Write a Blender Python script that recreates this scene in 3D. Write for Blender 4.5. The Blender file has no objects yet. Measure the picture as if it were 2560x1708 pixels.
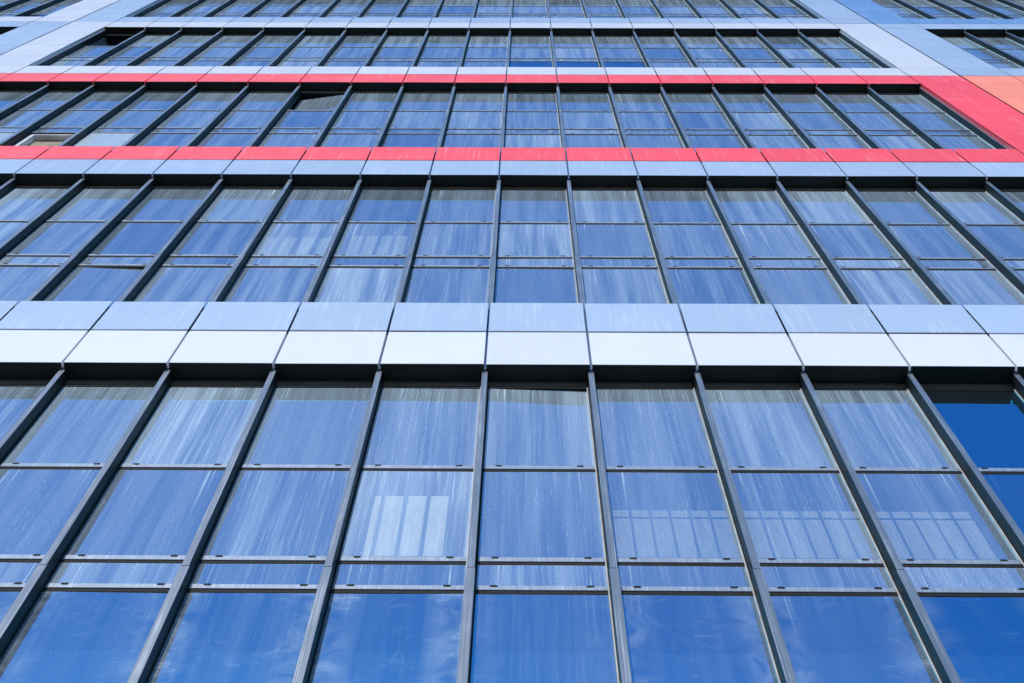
import bpy, math, random
from mathutils import Matrix, Vector
random.seed(11)
scene = bpy.context.scene
C = scene.collection
R = math.radians

# ------------------------------------------------------------------ camera
CAM_H = 1.6
th, yaw, roll = 1.21561259, -0.02342743, 0.02625181
fw = Vector((math.sin(yaw)*math.cos(th), math.cos(yaw)*math.cos(th), math.sin(th)))
rt0 = Vector((math.cos(yaw), -math.sin(yaw), 0)); up0 = rt0.cross(fw)
rt = math.cos(roll)*rt0 + math.sin(roll)*up0
up = -math.sin(roll)*rt0 + math.cos(roll)*up0
cam = bpy.data.objects.new('camera', bpy.data.cameras.new('camera')); C.objects.link(cam)
cam.data.sensor_width = 36; cam.data.lens = 50.0; cam.data.clip_end = 3000; cam.data.clip_start = 0.05
M = Matrix((rt, up, -fw)).transposed().to_4x4(); M.translation = Vector((0.21793709, -2.91882642, CAM_H))
cam.matrix_world = M
scene.camera = cam

# ------------------------------------------------------------------ light
SUN_EL, SUN_AZ = R(34), R(-13)          # azimuth measured from straight behind the camera, minus = from the left
world = bpy.data.worlds.new('World'); scene.world = world; world.use_nodes = True
wn = world.node_tree; wn.nodes.clear()
wo = wn.nodes.new('ShaderNodeOutputWorld'); bg = wn.nodes.new('ShaderNodeBackground')
sky = wn.nodes.new('ShaderNodeTexSky'); sky.sky_type = 'NISHITA'; sky.sun_disc = False
sky.sun_elevation = SUN_EL
to_sun = Vector((math.sin(SUN_AZ)*math.cos(SUN_EL), -math.cos(SUN_AZ)*math.cos(SUN_EL), math.sin(SUN_EL)))
sky.sun_rotation = math.atan2(to_sun.x, to_sun.y)
sky.altitude = 300; sky.air_density = 1.0; sky.dust_density = 0.3; sky.ozone_density = 3.0
bg.inputs[1].default_value = 0.15
hs = wn.nodes.new('ShaderNodeHueSaturation'); hs.inputs['Saturation'].default_value = 1.5
wn.links.new(sky.outputs[0], hs.inputs['Color']); wn.links.new(hs.outputs[0], bg.inputs[0]); wn.links.new(bg.outputs[0], wo.inputs[0])
sun = bpy.data.objects.new('sun', bpy.data.lights.new('sun', 'SUN')); C.objects.link(sun)
sun.data.energy = 2.35; sun.data.angle = R(0.5); sun.data.color = (1, 0.96, 0.9)
sun.rotation_euler = to_sun.to_track_quat('Z', 'Y').to_euler()
scene.view_settings.view_transform = 'Standard'; scene.view_settings.look = 'None'
scene.view_settings.exposure = 0.5; scene.view_settings.gamma = 1
scene.view_settings.use_curve_mapping = False
scene.render.engine = 'CYCLES'
scene.cycles.max_bounces = 10; scene.cycles.transparent_max_bounces = 12

# ------------------------------------------------------------------ material helpers
class N:
    def __init__(s, name):
        s.m = bpy.data.materials.new(name); s.m.use_nodes = True; s.t = s.m.node_tree; s.t.nodes.clear()
        s.out = s.n('OutputMaterial')
    def n(s, typ, **kw):
        x = s.t.nodes.new('ShaderNode'+typ)
        for k, v in kw.items(): setattr(x, k, v)
        return x
    def put(s, sock, v):
        if isinstance(v, bpy.types.NodeSocket): s.t.links.new(v, sock)
        elif v is not None: sock.default_value = v
    def math(s, op, a, b=None, c=None, clamp=False):
        x = s.n('Math', operation=op, use_clamp=clamp); s.put(x.inputs[0], a)
        if b is not None: s.put(x.inputs[1], b)
        if c is not None: s.put(x.inputs[2], c)
        return x.outputs[0]
    def rng(s, v, a, b, c=0.0, d=1.0, smooth=True):
        x = s.n('MapRange', interpolation_type='SMOOTHSTEP' if smooth else 'LINEAR')
        for i, q in enumerate((v, a, b, c, d)): s.put(x.inputs[i], q)
        return x.outputs[0]
    def noise(s, vec, scale, detail=2, rough=.5, dist=0.0):
        x = s.n('TexNoise'); s.put(x.inputs['Vector'], vec); s.put(x.inputs['Scale'], scale)
        x.inputs['Detail'].default_value = detail; x.inputs['Roughness'].default_value = rough
        x.inputs['Distortion'].default_value = dist
        return x.outputs[0]
    def vec(s, x, y, z):
        q = s.n('CombineXYZ'); s.put(q.inputs[0], x); s.put(q.inputs[1], y); s.put(q.inputs[2], z); return q.outputs[0]
    def mixc(s, f, a, b):
        x = s.n('Mix', data_type='RGBA'); s.put(x.inputs[0], f); s.put(x.inputs[6], a); s.put(x.inputs[7], b); return x.outputs[2]
    def mixs(s, f, a, b):
        x = s.n('MixShader'); s.put(x.inputs[0], f); s.t.links.new(a, x.inputs[1]); s.t.links.new(b, x.inputs[2]); return x.outputs[0]
    def coords(s):
        tc = s.n('TexCoord'); sp = s.n('SeparateXYZ'); s.t.links.new(tc.outputs['Object'], sp.inputs[0])
        oi = s.n('ObjectInfo'); return sp.outputs[0], sp.outputs[1], sp.outputs[2], oi.outputs['Random']
    def done(s, sh): s.t.links.new(sh, s.out.inputs[0]); return s.m
def c4(c): return (c[0], c[1], c[2], 1)

def simple(name, col, rough=.5, metal=0.0, spec=.5):
    m = N(name); b = m.n('BsdfPrincipled'); b.inputs['Roughness'].default_value = rough
    b.inputs['Metallic'].default_value = metal; b.inputs['Specular IOR Level'].default_value = spec
    x, y, z, r = m.coords()
    nz = m.noise(m.vec(x, y, z), 9, 4)
    k = m.rng(nz, .3, .7, .8, 1.15)
    cc = m.n('VectorMath', operation='SCALE'); m.put(cc.inputs[0], col); m.put(cc.inputs[3], k)
    m.t.links.new(cc.outputs[0], b.inputs['Base Color'])
    return m.done(b.outputs[0])

def cladding(name, col, streak_col, amount, rough=.33, coat=.35, metal=0.0, spec=.5):
    """painted metal cassette with faint rain streaks and slight panel-to-panel variation"""
    m = N(name); x, y, z, r = m.coords()
    ox = m.math('MULTIPLY_ADD', r, 37.0, x); oz = m.math('MULTIPLY_ADD', r, 91.0, z)
    st = m.noise(m.vec(m.math('MULTIPLY', ox, 42.0), 0.0, m.math('MULTIPLY', oz, 1.0)), 1.0, 3, .6)
    fi = m.noise(m.vec(m.math('MULTIPLY', ox, 130.0), 0.0, m.math('MULTIPLY', oz, 2.2)), 1.0, 2, .6)
    bl = m.noise(m.vec(ox, 0.0, m.math('MULTIPLY', oz, .7)), 4.0, 3)
    s = m.math('MULTIPLY', m.rng(st, .5, .72), m.rng(bl, .35, .62, .25, 1))
    s = m.math('ADD', s, m.math('MULTIPLY', m.rng(fi, .58, .72), .35))
    s = m.math('MULTIPLY', s, amount, clamp=True)
    var = m.rng(r, 0, 1, .93, 1.03, False)
    cc = m.n('VectorMath', operation='SCALE'); m.put(cc.inputs[0], col); m.put(cc.inputs[3], var)
    b = m.n('BsdfPrincipled'); m.t.links.new(m.mixc(s, cc.outputs[0], c4(streak_col)), b.inputs['Base Color'])
    m.put(b.inputs['Roughness'], m.math('MULTIPLY_ADD', bl, .15, rough-.07))
    b.inputs['Coat Weight'].default_value = coat; b.inputs['Coat Roughness'].default_value = .12
    b.inputs['Metallic'].default_value = metal; b.inputs['Specular IOR Level'].default_value = spec
    return m.done(b.outputs[0])

def anodised(name, col, rough=.28, metal=.85, coat=.5):
    """weathered anodised aluminium: long streaks down the bar"""
    m = N(name); x, y, z, r = m.coords()
    ox = m.math('MULTIPLY_ADD', r, 17.0, x); oz = m.math('MULTIPLY_ADD', r, 53.0, z)
    st = m.noise(m.vec(m.math('MULTIPLY', ox, 190.0), m.math('MULTIPLY', y, 190.0), m.math('MULTIPLY', oz, 1.3)), 1.0, 3, .6)
    bl = m.noise(m.vec(ox, y, oz), 5.0, 4)
    f = m.math('MULTIPLY', m.rng(st, .46, .72), m.rng(bl, .35, .65, .35, 1))
    b = m.n('BsdfPrincipled')
    m.t.links.new(m.mixc(m.math('MULTIPLY', f, .62), c4(col), (.50, .56, .62, 1) if coat > .1 else (.075, .072, .072, 1)), b.inputs['Base Color'])
    b.inputs['Metallic'].default_value = metal
    b.inputs['Coat Weight'].default_value = coat; b.inputs['Specular IOR Level'].default_value = .35 if coat > .1 else .12
    m.put(b.inputs['Coat Roughness'], m.math('MULTIPLY_ADD', bl, .2, .08))
    m.put(b.inputs['Roughness'], m.math('MULTIPLY_ADD', f, .2, rough))
    return m.done(b.outputs[0])

def glass_mat():
    m = N('dusty_coated_glass'); x, y, z, r = m.coords()
    uv = m.n('UVMap'); suv = m.n('SeparateXYZ'); m.t.links.new(uv.outputs[0], suv.inputs[0])
    u, v = suv.outputs[0], suv.outputs[1]          # u = metres from nearest side edge is derived below, v = metres below the top edge
    def attr(nm):
        a = m.n('Attribute'); a.attribute_type = 'OBJECT'; a.attribute_name = nm; return a.outputs['Fac']
    dirt, smear = attr('dirt'), attr('smear')
    ox = m.math('MULTIPLY_ADD', r, 37.0, x); oz = m.math('MULTIPLY_ADD', r, 91.0, z)
    big = m.noise(m.vec(m.math('MULTIPLY', ox, 9.0), 0.0, m.math('MULTIPLY', oz, .32)), 1.0, 3, .55)
    mid = m.noise(m.vec(m.math('MULTIPLY', ox, 48.0), 0.0, m.math('MULTIPLY', oz, 1.2)), 1.0, 4, .62, .2)
    fine = m.noise(m.vec(m.math('MULTIPLY', ox, 210.0), 0.0, m.math('MULTIPLY', oz, 14.0)), 1.0, 3, .65, .9)
    grain = m.noise(m.vec(ox, 0.0, oz), 210.0, 2, .7)
    a_big = m.rng(big, .33, .64)
    a = m.math('MULTIPLY_ADD', a_big, m.math('MULTIPLY_ADD', r, .15, .05), .15)
    r2 = m.math('FRACT', m.math('MULTIPLY', r, 7.31))
    a = m.math('MULTIPLY_ADD', m.rng(mid, .45, .72), m.math('MULTIPLY_ADD', r2, .13, .01), a)
    a = m.math('MULTIPLY_ADD', m.math('MULTIPLY', m.rng(fine, .58, .72), m.rng(mid, .44, .60)), m.math('MULTIPLY_ADD', m.math('FRACT', m.math('MULTIPLY', r, 13.7)), .36, .07), a)
    a = m.math('MULTIPLY', a, m.rng(grain, .35, .65, .35, 1.65, False))
    # run-off lines: under the top edge, strongest below the two drainage slots
    drip_n = m.noise(m.vec(m.math('MULTIPLY', ox, 85.0), 0.0, m.math('MULTIPLY', oz, .8)), 1.0, 2, .5, .25)
    near = m.math('ABSOLUTE', m.math('SUBTRACT', m.math('ABSOLUTE', x), .198))
    slot = m.rng(near, .012, .04, 1, 0)
    length = m.rng(m.noise(m.vec(m.math('MULTIPLY', ox, 11.0), 0.0, 0.0), 1.0, 1), .3, .7, .04, .5)
    fall = m.rng(v, 0.0, m.math('MULTIPLY_ADD', slot, .25, length), 1, 0)
    drip = m.math('MULTIPLY', m.math('MULTIPLY', m.rng(drip_n, .57, .69), fall), m.math('MULTIPLY_ADD', slot, .36, .15))
    # dust caught along the pane edges
    side = m.rng(u, 0.0, .022, .30, 0)
    topd = m.rng(v, 0.0, .014, .28, 0)
    ed = m.math('MULTIPLY', m.math('MAXIMUM', side, topd), m.rng(fine, .3, .6, .4, 1))
    a = m.math('ADD', a, m.math('ADD', drip, ed))
    vs = m.n('TexVoronoi'); m.put(vs.inputs['Vector'], m.vec(ox, 0.0, m.math('MULTIPLY', oz, .8))); vs.inputs['Scale'].default_value = 26.0
    spot = m.math('MULTIPLY', m.rng(vs.outputs['Distance'], .03, .10, .5, 0), m.rng(m.noise(m.vec(ox, 0.0, oz), 7.0, 2), .52, .60))
    a = m.math('ADD', a, spot)
    a = m.math('MULTIPLY', a, dirt)
    # wiped smears and scratches on the panes within reach
    sv = m.vec(ox, 0.0, oz)
    w1 = m.noise(sv, 4.5, 7, .66, .9)
    w2 = m.noise(m.vec(m.math('MULTIPLY', ox, 1.0), 0.0, m.math('MULTIPLY', oz, 3.0)), 9.0, 6, .70, 1.2)
    edgew = m.rng(u, 0.02, .17, 1, .0)
    wisp = m.math('MULTIPLY', m.rng(w2, .52, .72), m.rng(w1, .42, .62))
    sm = m.math('ADD', m.math('MULTIPLY', wisp, .11), m.math('MULTIPLY', m.math('MULTIPLY', edgew, m.rng(w1, .34, .70)), .17))
    vo = m.n('TexVoronoi', feature='DISTANCE_TO_EDGE'); m.put(vo.inputs['Vector'], m.vec(m.math('MULTIPLY', ox, 1.0), 0.0, oz)); vo.inputs['Scale'].default_value = 5.0
    scr = m.math('MULTIPLY', m.rng(vo.outputs['Distance'], .0, .008, 1, 0), m.rng(w1, .50, .56))
    sm = m.math('MULTIPLY', m.math('MULTIPLY_ADD', scr, .07, sm), smear)
    a = m.math('ADD', a, sm)
    a = m.math('MINIMUM', m.math('ADD', a, .015), .85)
    # wavy float glass
    bn = m.noise(m.vec(ox, 0.0, oz), 2.2, 2); bp = m.n('Bump'); bp.inputs['Strength'].default_value = .05; bp.inputs['Distance'].default_value = .004
    m.t.links.new(bn, bp.inputs['Height'])
    tr = m.n('BsdfTransparent'); tr.inputs[0].default_value = (.66, .78, .84, 1)
    gl = m.n('BsdfGlossy'); gl.inputs['Roughness'].default_value = .012; gl.inputs[0].default_value = (.03, .73, 1, 1)
    m.t.links.new(bp.outputs[0], gl.inputs['Normal'])
    fr = m.n('Fresnel'); fr.inputs[0].default_value = 1.75
    core = m.mixs(m.math('MULTIPLY_ADD', fr.outputs[0], .8, .52, clamp=True), tr.outputs[0], gl.outputs[0])
    df = m.n('BsdfDiffuse'); df.inputs[0].default_value = (.56, .69, .79, 1)
    return m.done(m.mixs(a, core, df.outputs[0]))

def overlay_mat(name, op):  # see-through white for added overlays that imitate pale reflections
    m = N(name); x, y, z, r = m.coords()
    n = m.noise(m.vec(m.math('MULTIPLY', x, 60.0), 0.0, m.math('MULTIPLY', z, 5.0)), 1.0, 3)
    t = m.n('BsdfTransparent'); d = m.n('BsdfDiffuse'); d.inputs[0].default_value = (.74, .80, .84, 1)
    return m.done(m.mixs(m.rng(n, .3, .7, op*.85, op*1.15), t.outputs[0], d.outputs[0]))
def clear0_mat():
    m = N('overlay_back'); t = m.n('BsdfTransparent'); return m.done(t.outputs[0])
def clear_mat():
    m = N('inner_glass_face'); t = m.n('BsdfTransparent'); t.inputs[0].default_value = (.9, .93, .92, 1); return m.done(t.outputs[0])

MAT = dict(
    white=cladding('white_cladding', (.79, .77, .78), (.86, .87, .88), .35, .30, .3),
    pale=cladding('pale_blue_cladding', (.46, .55, .68), (.80, .84, .88), .45, .30, .3),
    blue=cladding('sky_blue_cladding', (.22, .36, .62), (.60, .70, .84), .35, .30, .3),
    red=cladding('red_cladding', (.98, .080, .095), (.97, .36, .39), .5, .42, 0, 0, .25),
    salmon=cladding('salmon_cladding', (.98, .27, .16), (.97, .46, .36), .45, .42, 0, 0, .25),
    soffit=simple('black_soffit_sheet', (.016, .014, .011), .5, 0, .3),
    head=simple('dark_bronze_head', (.085, .075, .065), .38, .4),
    bar=anodised('anodised_cap', (.125, .150, .185), .38, .2, .6), side=anodised('shaded_bar_flank', (.016, .018, .022), .5, 0, .02),  # flank: shade of the mullion sides put into a near-black colour
    strip=anodised('joint_backing', (.035, .085, .20), .4, .2, .4),
    transom=anodised('anodised_transom', (.24, .28, .34), .40, .2, .5),
    bead=simple('pale_seal', (.50, .45, .42), .5),
    black=simple('black_rubber', (.008, .008, .008), .7, 0, .2),
    glass=glass_mat(), clear=clear_mat(),
    core=simple('dark_backing', (.03, .035, .045), .7),
    inner=simple('interior_plaster', (.16, .14, .12), .9),
    tan=simple('tan_ceiling', (.30, .235, .17), .9),
    sash=simple('pale_sash', (.72, .73, .78), .45),
    added_overlay=overlay_mat('pale_overlay', .36), overlay_faint=overlay_mat('faint_overlay', .15), clear0=clear0_mat(),
    paving=simple('grey_paving', (.16, .16, .155), .85),
)
MAT['hid'] = MAT['core']

# ------------------------------------------------------------------ mesh helpers
class MB:
    def __init__(s): s.v = []; s.f = []; s.m = []; s.names = []
    def mi(s, n):
        if n not in s.names: s.names.append(n)
        return s.names.index(n)
    def box(s, x0, x1, y0, y1, z0, z1, mat, ch=0.0, mats=None):
        """box; ch = chamfer of the front (-y) edges; mats may override 'front','back','bottom'"""
        b = len(s.v); mats = mats or {}
        if ch:
            s.v += [(x0+ch, y0, z0+ch), (x1-ch, y0, z0+ch), (x1-ch, y0, z1-ch), (x0+ch, y0, z1-ch),
                    (x0, y0+ch, z0), (x1, y0+ch, z0), (x1, y0+ch, z1), (x0, y0+ch, z1),
                    (x0, y1, z0), (x1, y1, z0), (x1, y1, z1), (x0, y1, z1)]
            F = [((0, 1, 2, 3), 'front'), ((4, 5, 1, 0), 'e'), ((5, 6, 2, 1), 'e'), ((6, 7, 3, 2), 'e'), ((7, 4, 0, 3), 'e'),
                 ((8, 9, 5, 4), 'bottom'), ((9, 10, 6, 5), 's'), ((10, 11, 7, 6), 's'), ((11, 8, 4, 7), 's'), ((9, 8, 11, 10), 'back')]
        else:
            s.v += [(x0, y0, z0), (x1, y0, z0), (x1, y0, z1), (x0, y0, z1), (x0, y1, z0), (x1, y1, z0), (x1, y1, z1), (x0, y1, z1)]
            F = [((0, 1, 2, 3), 'front'), ((4, 5, 1, 0), 'bottom'), ((5, 6, 2, 1), 's'), ((6, 7, 3, 2), 's'), ((7, 4, 0, 3), 's'), ((5, 4, 7, 6), 'back')]
        for f, k in F:
            s.f.append(tuple(i+b for i in f)); s.m.append(s.mi(mats.get(k, mat)))
    def slot(s, cx, cz, w, h, y0, y1, mat):
        """stadium-shaped plug"""
        b = len(s.v); r = h/2; pts = []
        for k in range(5): a = -math.pi/2+k*math.pi/4; pts.append((cx+w/2-r+r*math.cos(a), cz+r*math.sin(a)))
        for k in range(5): a = math.pi/2+k*math.pi/4; pts.append((cx-w/2+r+r*math.cos(a), cz+r*math.sin(a)))
        n = len(pts)
        s.v += [(p[0], y0, p[1]) for p in pts]+[(p[0], y1, p[1]) for p in pts]
        s.f.append(tuple(b+i for i in range(n))); s.m.append(s.mi(mat))
        for i in range(n):
            j = (i+1) % n; s.f.append((b+n+i, b+n+j, b+j, b+i)); s.m.append(s.mi(mat))
    def mesh(s, name, uvrect=None):
        me = bpy.data.meshes.new(name); me.from_pydata(s.v, [], s.f)
        for n in s.names: me.materials.append(MAT[n])
        me.polygons.foreach_set('material_index', s.m)
        if uvrect:                                   # u = metres to the nearest side edge (linear pieces), v = metres below the top
            hw, zt = uvrect; l = me.uv_layers.new(name='UVMap')
            for lp in me.loops:
                co = me.vertices[lp.vertex_index].co; l.data[lp.index].uv = (hw-abs(co.x), zt-co.z)
        me.update(); return me
def add(name, me, parent=None, loc=(0, 0, 0), rot=None, label=None):
    o = bpy.data.objects.new(name, me); C.objects.link(o); o.location = loc
    if rot: o.rotation_euler = rot
    if parent: o.parent = parent
    if label: o['label'] = label
    return o
cache = {}
def cached(key, fn):
    if key not in cache: cache[key] = fn()
    return cache[key]

# ------------------------------------------------------------------ ground
gm = MB(); gm.box(-600, 600, -600, 600, -.3, 0, 'paving'); g = add('ground', gm.mesh('ground')); g['kind'] = 'structure'

# ------------------------------------------------------------------ facade layout (metres; facade plane y=0, street side y<0)
P = 0.6; ST = 4.505; G = 0.112
BASE = {4: 7.503+CAM_H}                       # height of the window head in each row
for r_ in (3, 2, 1, 0): BASE[r_] = BASE[r_+1]+ST
MAINX = [-9.87, -8.885]+list(range(-8, 9))
ROWS = {0: [MAINX, [-14.95, -13.95, -12.95, -11.94], [10.04, 11.02, 12.02, 13.02, 14.02, 15.02]],
        1: [MAINX, [-13.95, -12.95, -11.94], [10.04, 11.02, 12.02, 13.02]],
        2: [MAINX, [10.04, 11.02]],
        3: [MAINX], 4: [list(range(-7, 8))]}
FRAME = {(0, 0): 'pale', (0, 1): 'white', (0, 2): 'blue', (1, 0): 'white', (1, 1): 'pale', (1, 2): 'pale',
         (2, 0): 'red', (2, 1): 'salmon', (3, 0): 'pale', (4, 0): 'white'}
SILL = 3.43; JB, JT = 3.975, 3.952             # sill top, lower / upper edge of the mid joint
TR = [(1.105, 1.142, 1.159), (2.033, 2.069, 2.087), (2.276, 2.310, 2.331)]   # face top, face bottom, next pane top
SEAM = 2.24; GAP = .0135

building = bpy.data.objects.new('office_building', None); C.objects.link(building)
building['label'] = 'tall office facade with dark mullions, dusty glass and white, blue, red and salmon panels'
building['category'] = 'building'

def panel(x0, x1, z0, z1, mat, name='cladding_panel', head=False):
    w, h = round(x1-x0, 4), round(z1-z0, 4)
    def mk():
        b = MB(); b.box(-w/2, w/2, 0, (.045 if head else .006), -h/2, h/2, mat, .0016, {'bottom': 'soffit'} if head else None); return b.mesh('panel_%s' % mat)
    me = cached(('p', w, h, mat, head), mk)
    return add(name, me, building, ((x0+x1)/2, random.uniform(-.0006, .0006), (z0+z1)/2),
               (R(random.gauss(0, .10)), 0, R(random.gauss(0, .08))))
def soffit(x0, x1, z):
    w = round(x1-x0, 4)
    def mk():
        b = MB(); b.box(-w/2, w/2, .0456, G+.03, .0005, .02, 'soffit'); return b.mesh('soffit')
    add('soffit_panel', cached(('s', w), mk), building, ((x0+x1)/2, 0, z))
def mk_mullion():
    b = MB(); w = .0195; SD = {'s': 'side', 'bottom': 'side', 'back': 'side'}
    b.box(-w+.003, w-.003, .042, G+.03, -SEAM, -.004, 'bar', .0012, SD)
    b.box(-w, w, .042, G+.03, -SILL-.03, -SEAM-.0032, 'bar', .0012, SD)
    b.box(-w+.004, w-.004, .045, G+.02, -SEAM-.01, -SEAM+.01, 'black'); b.box(-w, w, G-.006, G+.035, -SEAM, -.08, 'black')
    b.box(-.0075, .0075, .028, .05, -.004, .012, 'bar')
    return b.mesh('mullion')
MULL = mk_mullion()
def mk_strip():
    b = MB(); b.box(-.012, .012, .036, .058, 0, ST-SILL-.006, 'strip'); return b.mesh('joint_strip')
STRIP = mk_strip()

def frame_mesh(w):
    def mk():
        b = MB(); h = w/2
        b.box(-h, h, -.006, .03, -.050, -.0005, 'head', .002)
        b.box(-h, h, -.003, .03, -.066, -.0505, 'head', .001)
        b.box(-h, h, -.001, .03, -.0865, -.0665, 'black')
        b.box(h-.0065, h, -.004, .02, -SILL-.02, -.0785, 'bead', .002)
        b.box(-h, -h+.005, -.006, .02, -SILL-.02, -.0785, 'black')
        b.box(-h, h, -.075, .03, -SILL-.004, -SILL+.008, 'core')
        return b.mesh('window_frame')
    return cached(('f', round(w, 3)), mk)
def transom_mesh(w, i):
    def mk():
        t, bt, nx = TR[i]; b = MB(); h = w/2-.003; H = bt-t
        b.box(-h, h, -.0025, .02, -H, 0, 'transom', .0008)
        b.box(-h, h, .002, .02, -(nx-t)-.004, -H-.0002, 'black')
        for sx in (-.36, .36):
            b.slot(sx*w, -.005, .034, .0150, -.0040, .0, 'black')
        return b.mesh('transom')
    return cached(('t', round(w, 3), i), mk)
def pane_mesh(w, h):
    def mk():
        b = MB(); hw = w/2
        # front face split at the middle so that "distance to side edge" is linear on each half
        v0 = len(b.v)
        b.v += [(-hw, 0, -h), (0, 0, -h), (hw, 0, -h), (hw, 0, 0), (0, 0, 0), (-hw, 0, 0),
                (-hw, .006, -h), (hw, .006, -h), (hw, .006, 0), (-hw, .006, 0)]
        for f, mt in (((0, 1, 4, 5), 'glass'), ((1, 2, 3, 4), 'glass'), ((7, 6, 9, 8), 'clear'), ((6, 7, 2, 1, 0), 'black'),
                      ((7, 8, 3, 2), 'black'), ((8, 9, 5, 4, 3), 'black'), ((9, 6, 0, 5), 'black')):
            b.f.append(f); b.m.append(b.mi(mt))
        return b.mesh('pane', (hw, 0))
    return cached(('g', round(w, 3), round(h, 3)), mk)

TOPS = [.083, TR[0][2], TR[1][2], TR[2][2]]; BOTS = [TR[0][0]+.01, TR[1][0]+.01, TR[2][0]+.01, SILL+.02]
# panes that differ: (row, left joint index, pane) -> (hinge side, degrees inward, label)
SWUNG = {(1, -9.87, 0): ('l', 78, 'open pane swung right into the dark room'),
         (2, -4, 0): ('r', 7.2, 'pane ajar, its left edge pushed inward'),
         (4, 0, 0): ('l', 1.5, 'pane slightly ajar at its right edge'),
         (3, -5, 3): ('l', 1.6, 'pane slightly ajar at its right edge'),
         (3, 0, 3): ('l', .3, None), (2, 7, 3): ('l', .2, None), (4, -3, 3): ('l', .3, None),
         (2, -8, 3): ('r', 84, 'open pane showing the tan ceiling inside')}
def dirt_of(row, k, i):
    d = random.uniform(.7, 1.4) if row > 2 else random.uniform(.6, 1.1); s = 0.0
    if row == 4 and i == 0: d *= 1.15
    if row == 4 and i == 3: d = random.uniform(.28, .42); s = 1.0
    if row == 4 and k == 4 and i < 2: d = (.0, .07)[i]; s = 0
    if row == 4 and k == 3 and i == 0: d = 1.15
    if row == 1 and k in (0, 1, 2) and i == 3: d = .08; s = .2
    if row == 1 and k == -6 and i == 3: d = .6
    if row == 0 and k == -12.95 and i == 3: d = .1
    if row == 4 and i == 3 and k in (-2, -1): s = 1.5; d = .3
    if row == 4 and i == 3 and k in (0, 3): s = .45
    if row == 4 and i == 3 and k == 3: s = .6; d = .04
    return d, s

for row, groups in ROWS.items():
    z = BASE[row]
    for gi, xs in enumerate(groups):
        fm = FRAME[(row, gi)]
        for a, b in zip(xs[:-1], xs[1:]):
            x0, x1 = a*P, b*P
            panel(x0+GAP/2, x1-GAP/2, z, z+ST-JB, fm, head=True)                        # head panel
            panel(x0+GAP/2, x1-GAP/2, z-JT, z-SILL, fm)                      # sill panel
            soffit(x0+GAP/2, x1-GAP/2, z)
            w = x1-x0-.039
            win = add('window', frame_mesh(w), building, ((x0+x1)/2, G, z))
            for i in range(3):
                add('transom', transom_mesh(w, i), win, (0, 0, -TR[i][0]))
            for i in range(4):
                pw = w-.002; me = pane_mesh(pw, BOTS[i]-TOPS[i]); o = add('pane', me, win, (0, .0, -TOPS[i]))
                o['dirt'], o['smear'] = dirt_of(row, a, i)
                key = (row, a, i)
                if key in SWUNG:
                    side, deg, lab = SWUNG[key]; sg = -1 if side == 'l' else 1
                    an = R(deg)*(1 if side == 'l' else -1)
                    o.rotation_euler = (0, 0, an)
                    o.location = (sg*pw/2*(1-math.cos(an)), pw/2*abs(math.sin(an))+(.012 if deg > 5 else .003), -TOPS[i])
                    if lab: o['label'] = lab
                else:
                    o.rotation_euler = (R(random.gauss(0, .12)), 0, R(random.gauss(0, .10)))
                    o.location.y = .004
        for k in xs: add('mullion', MULL, building, (k*P, 0, z))
        for k in xs[1:-1]:
            add('joint_strip', STRIP, building, (k*P, 0, z+.003))
# joint strips below the lowest sill row are out of sight

# side columns of each coloured frame: (row, left, right, colour)
COLS = [(0, -10.91, -9.87, 'pale'), (0, -11.94, -10.91, 'white'), (1, -10.91, -9.87, 'white'), (1, -11.94, -10.91, 'pale'),
        (0, 8, 9.02, 'pale'), (0, 9.02, 10.04, 'blue'), (1, 8, 9.02, 'white'), (1, 9.02, 10.04, 'pale'),
        (2, 8, 9.02, 'red'), (2, 9.02, 10.04, 'salmon'), (2, -10.91, -9.87, 'red'), (3, -10.91, -9.87, 'pale'),
        (3, 8, 9.02, 'pale')]
for row, a, b, mt in COLS:
    z = BASE[row]; e = GAP/2
    # the wide shadow joint lies between the two frames (at -10.91 and 9.02)
    l = e+(.005 if a in (-10.91, 9.02) else 0); r_ = e+(.005 if b in (-10.91, 9.02) else 0)
    zs = [z-JT, z-SILL, z-SILL*.75, z-SILL*.5, z-SILL*.25, z, z+ST-JB]
    for q in range(6):
        g0 = .0 if q == 0 else .003
        g1 = .0 if q == 5 else .003
        panel(a*P+l, b*P-r_, zs[q]+g0, zs[q+1]-g1, mt)

# folded returns of the side columns where they meet the windows
for row, a, b, mt in COLS:
    z = BASE[row]
    for xx, sg in ((a, 1), (b, -1)):
        if xx in (8, -9.87) or (xx in (10.04, -11.94)):
            if (sg == 1 and xx in (8, 10.04)) or (sg == -1 and xx in (-9.87, -11.94)) or xx in (10.04, -11.94):
                px = xx*P+sg*GAP/2
                m_ = MB(); m_.box(min(px, px+sg*.004), max(px, px+sg*.004), .0145, .06, z-SILL+.001, z-.001, mt)
                add('jamb_return', m_.mesh('jamb_return'), building)

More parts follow.
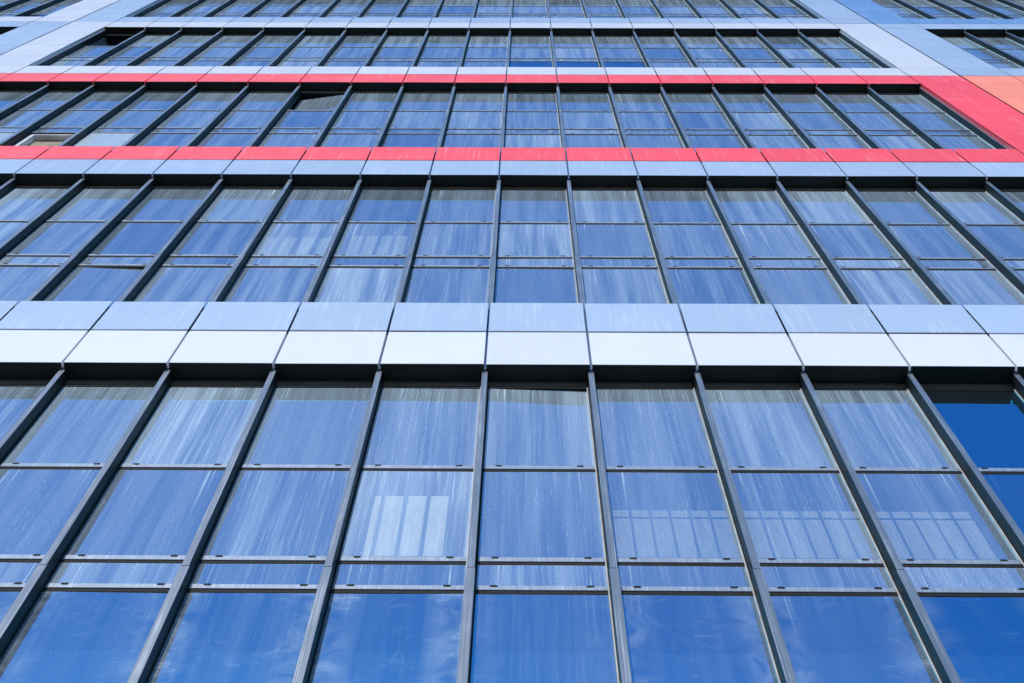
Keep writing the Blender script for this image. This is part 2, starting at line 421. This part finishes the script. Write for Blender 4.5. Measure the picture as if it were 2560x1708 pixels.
# ------------------------------------------------------------------ what stands behind the cladding
X0, X1 = -10.2, 10.2
for row in range(0, 5):
    zt = BASE[row]-SILL-.012
    zb = BASE[row]-ST+.006
    b = MB(); b.box(X0, X1, .062, .34, zb, zt, 'core', 0, {'back': 'inner'}); add('spandrel_wall', b.mesh('spandrel_wall'), building)
    b = MB(); b.box(X0, X1, .345, 5.0, zb+.02, zt-.2, 'inner', 0, {'bottom': 'tan'}); add('floor_slab', b.mesh('floor_slab'), building)
b = MB(); b.box(X0, X1, .062, 5.0, BASE[0]+.022, BASE[0]+.9, 'core', 0, {'bottom': 'inner'}); add('floor_slab', b.mesh('floor_slab'), building)
b = MB(); b.box(X0, X1, 5.003, 5.2, 0, BASE[0]+.9, 'inner'); add('back_wall', b.mesh('back_wall'), building)
for x in (X0-.2, X1+.003):
    b = MB(); b.box(x, x+.197, .062, 5.0, 0, BASE[0]+.9, 'core'); add('end_wall', b.mesh('end_wall'), building)
b = MB(); b.box(X0, X1, .0, .3, 0, BASE[4]-ST-.01, 'core'); add('base_wall', b.mesh('base_wall'), building)
# solid piers behind the side columns
for row, a, bb, mt in COLS:
    if (row, a) in ((0, -10.91), (1, -10.91), (0, 8), (1, 8), (2, 8), (3, 8), (2, -10.91), (3, -10.91)):
        lo = a if a == 8 else (-11.94 if row < 2 else -10.91); hi = 10.04 if a == 8 else -9.87
        m_ = MB(); m_.box(lo*P+.005, hi*P-.005, .0615, .5, BASE[row]-SILL-.005, BASE[row]+.003, 'core'); add('pier', m_.mesh('pier'), building)
# row 4 ends
for lo, hi in ((-17, -7), (7, 17)):
    m_ = MB(); m_.box(lo*P, hi*P, .03, .3, BASE[4]-SILL-.005, BASE[4]+.003, 'core'); add('pier', m_.mesh('pier'), building)
for lo, hi in ((-17, -10.91), (9.05, 17)):
    m_ = MB(); m_.box(lo*P, hi*P, .03, .3, BASE[3]-SILL-.005, BASE[3]+.003, 'core'); add('pier', m_.mesh('pier'), building)
for lo, hi in ((-17, -10.92), (11.04, 17)):
    m_ = MB(); m_.box(lo*P, hi*P, .03, .3, BASE[2]-SILL-.005, BASE[2]+.003, 'core'); add('pier', m_.mesh('pier'), building)

# pale upstand boards inside the lowest panes
for a in range(-7, 7):
    m_ = MB(); m_.box(-.27, .27, 0, .012, -.42, 0, 'sash'); o = add('upstand_board', cached('ub', lambda: m_.mesh('upstand_board')), building, ((a+.5)*P, G+.05, BASE[4]-2.70))
# sash lining of the open window with the tan ceiling
def lining(x, z0, z1):
    m_ = MB(); w = (P-.041)/2
    m_.box(-w, -w+.045, .012, .07, z0, z1, 'sash', .004); m_.box(w-.03, w, .012, .07, z0, z1, 'sash', .004)
    m_.box(-w, w, .012, .07, z1, z1+.03, 'sash', .004)
    add('sash_frame', m_.mesh('sash_frame'), building, (x, G, 0))
lining(-7.5*P, BASE[2]-SILL-.02, BASE[2]-TOPS[3]-.03)

# ------------------------------------------------------------------ overlays added on some panes, imitating pale reflections
def added_overlay(x0, x1, z0, z1, n, gap, label, header=None, first=None, mat='added_overlay'):
    root = bpy.data.objects.new('added_pane_overlay', None); C.objects.link(root); root.location = ((x0+x1)/2, G+.0002, z0)
    root['label'] = label; root['category'] = 'added overlay'; root['group'] = 'pale overlays added on the glass'
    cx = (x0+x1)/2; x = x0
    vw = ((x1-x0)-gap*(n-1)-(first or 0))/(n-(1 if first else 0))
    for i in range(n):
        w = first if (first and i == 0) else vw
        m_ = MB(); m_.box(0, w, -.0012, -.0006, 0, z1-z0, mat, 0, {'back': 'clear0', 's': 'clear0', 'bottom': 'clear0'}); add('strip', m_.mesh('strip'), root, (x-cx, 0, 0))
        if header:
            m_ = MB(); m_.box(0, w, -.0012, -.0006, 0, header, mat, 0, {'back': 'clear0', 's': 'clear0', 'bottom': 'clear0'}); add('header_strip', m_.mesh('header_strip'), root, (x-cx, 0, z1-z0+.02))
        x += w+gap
zb4 = BASE[4]; zb3 = BASE[3]; zb2 = BASE[2]
added_overlay(-.80*P, -.22*P, zb4-2.026, zb4-1.445, 4, .021, 'added overlay of four bright reflection-like strips on the pane left of centre, lowest window row', None, .03)
added_overlay(1.05*P, 1.94*P, zb4-2.026, zb4-1.665, 6, .013, 'faint added six-strip overlay, leftmost of three side by side in the lowest window row', .065, None, 'overlay_faint')
added_overlay(2.05*P, 2.94*P, zb4-2.026, zb4-1.665, 6, .013, 'faint added six-strip overlay, middle of three side by side in the lowest window row', .065, None, 'overlay_faint')
added_overlay(3.05*P, 3.80*P, zb4-2.026, zb4-1.665, 5, .013, 'faint narrower added five-strip overlay, rightmost of three side by side in the lowest window row', .065, None, 'overlay_faint')
added_overlay(-1.82*P, -1.12*P, zb3-2.024, zb3-1.52, 4, .030, 'four added pale reflection-like strips in the window row below the red band, right one of two', None, None, 'overlay_faint')
added_overlay(-2.90*P, -2.05*P, zb3-2.024, zb3-1.58, 4, .045, 'four added pale reflection-like strips in the window row below the red band, left one of two', None, None, 'overlay_faint')
added_overlay(-6.95*P, -6.04*P, zb2-SILL, zb2-TOPS[3]-.002, 1, 0, 'pale sheet added over the lower pane just right of the open window between the red bands', None, None, 'added_overlay')  # added sheet imitating the pale interior seen through this pane
added_overlay(-8.83*P, -8.04*P, zb2-SILL, zb2-TOPS[3]-.002, 1, 0, 'pale sheet added over the lower pane at the left edge between the red bands', None, None, 'added_overlay')  # second added sheet, again for pale interior behind the glass
# tan board added behind the open window, imitating the lit ceiling
m_ = MB(); m_.box(-.45, .245, 0, .012, -.75, .70, 'tan', .004); o = add('added_tan_board', m_.mesh('added_tan_board'), None, (-7.5*P, G+.075, zb2-2.70), (0, 0, 0))
o['label'] = 'tan board added for the lit ceiling inside the open lower window at left, between the red bands'; o['category'] = 'board'
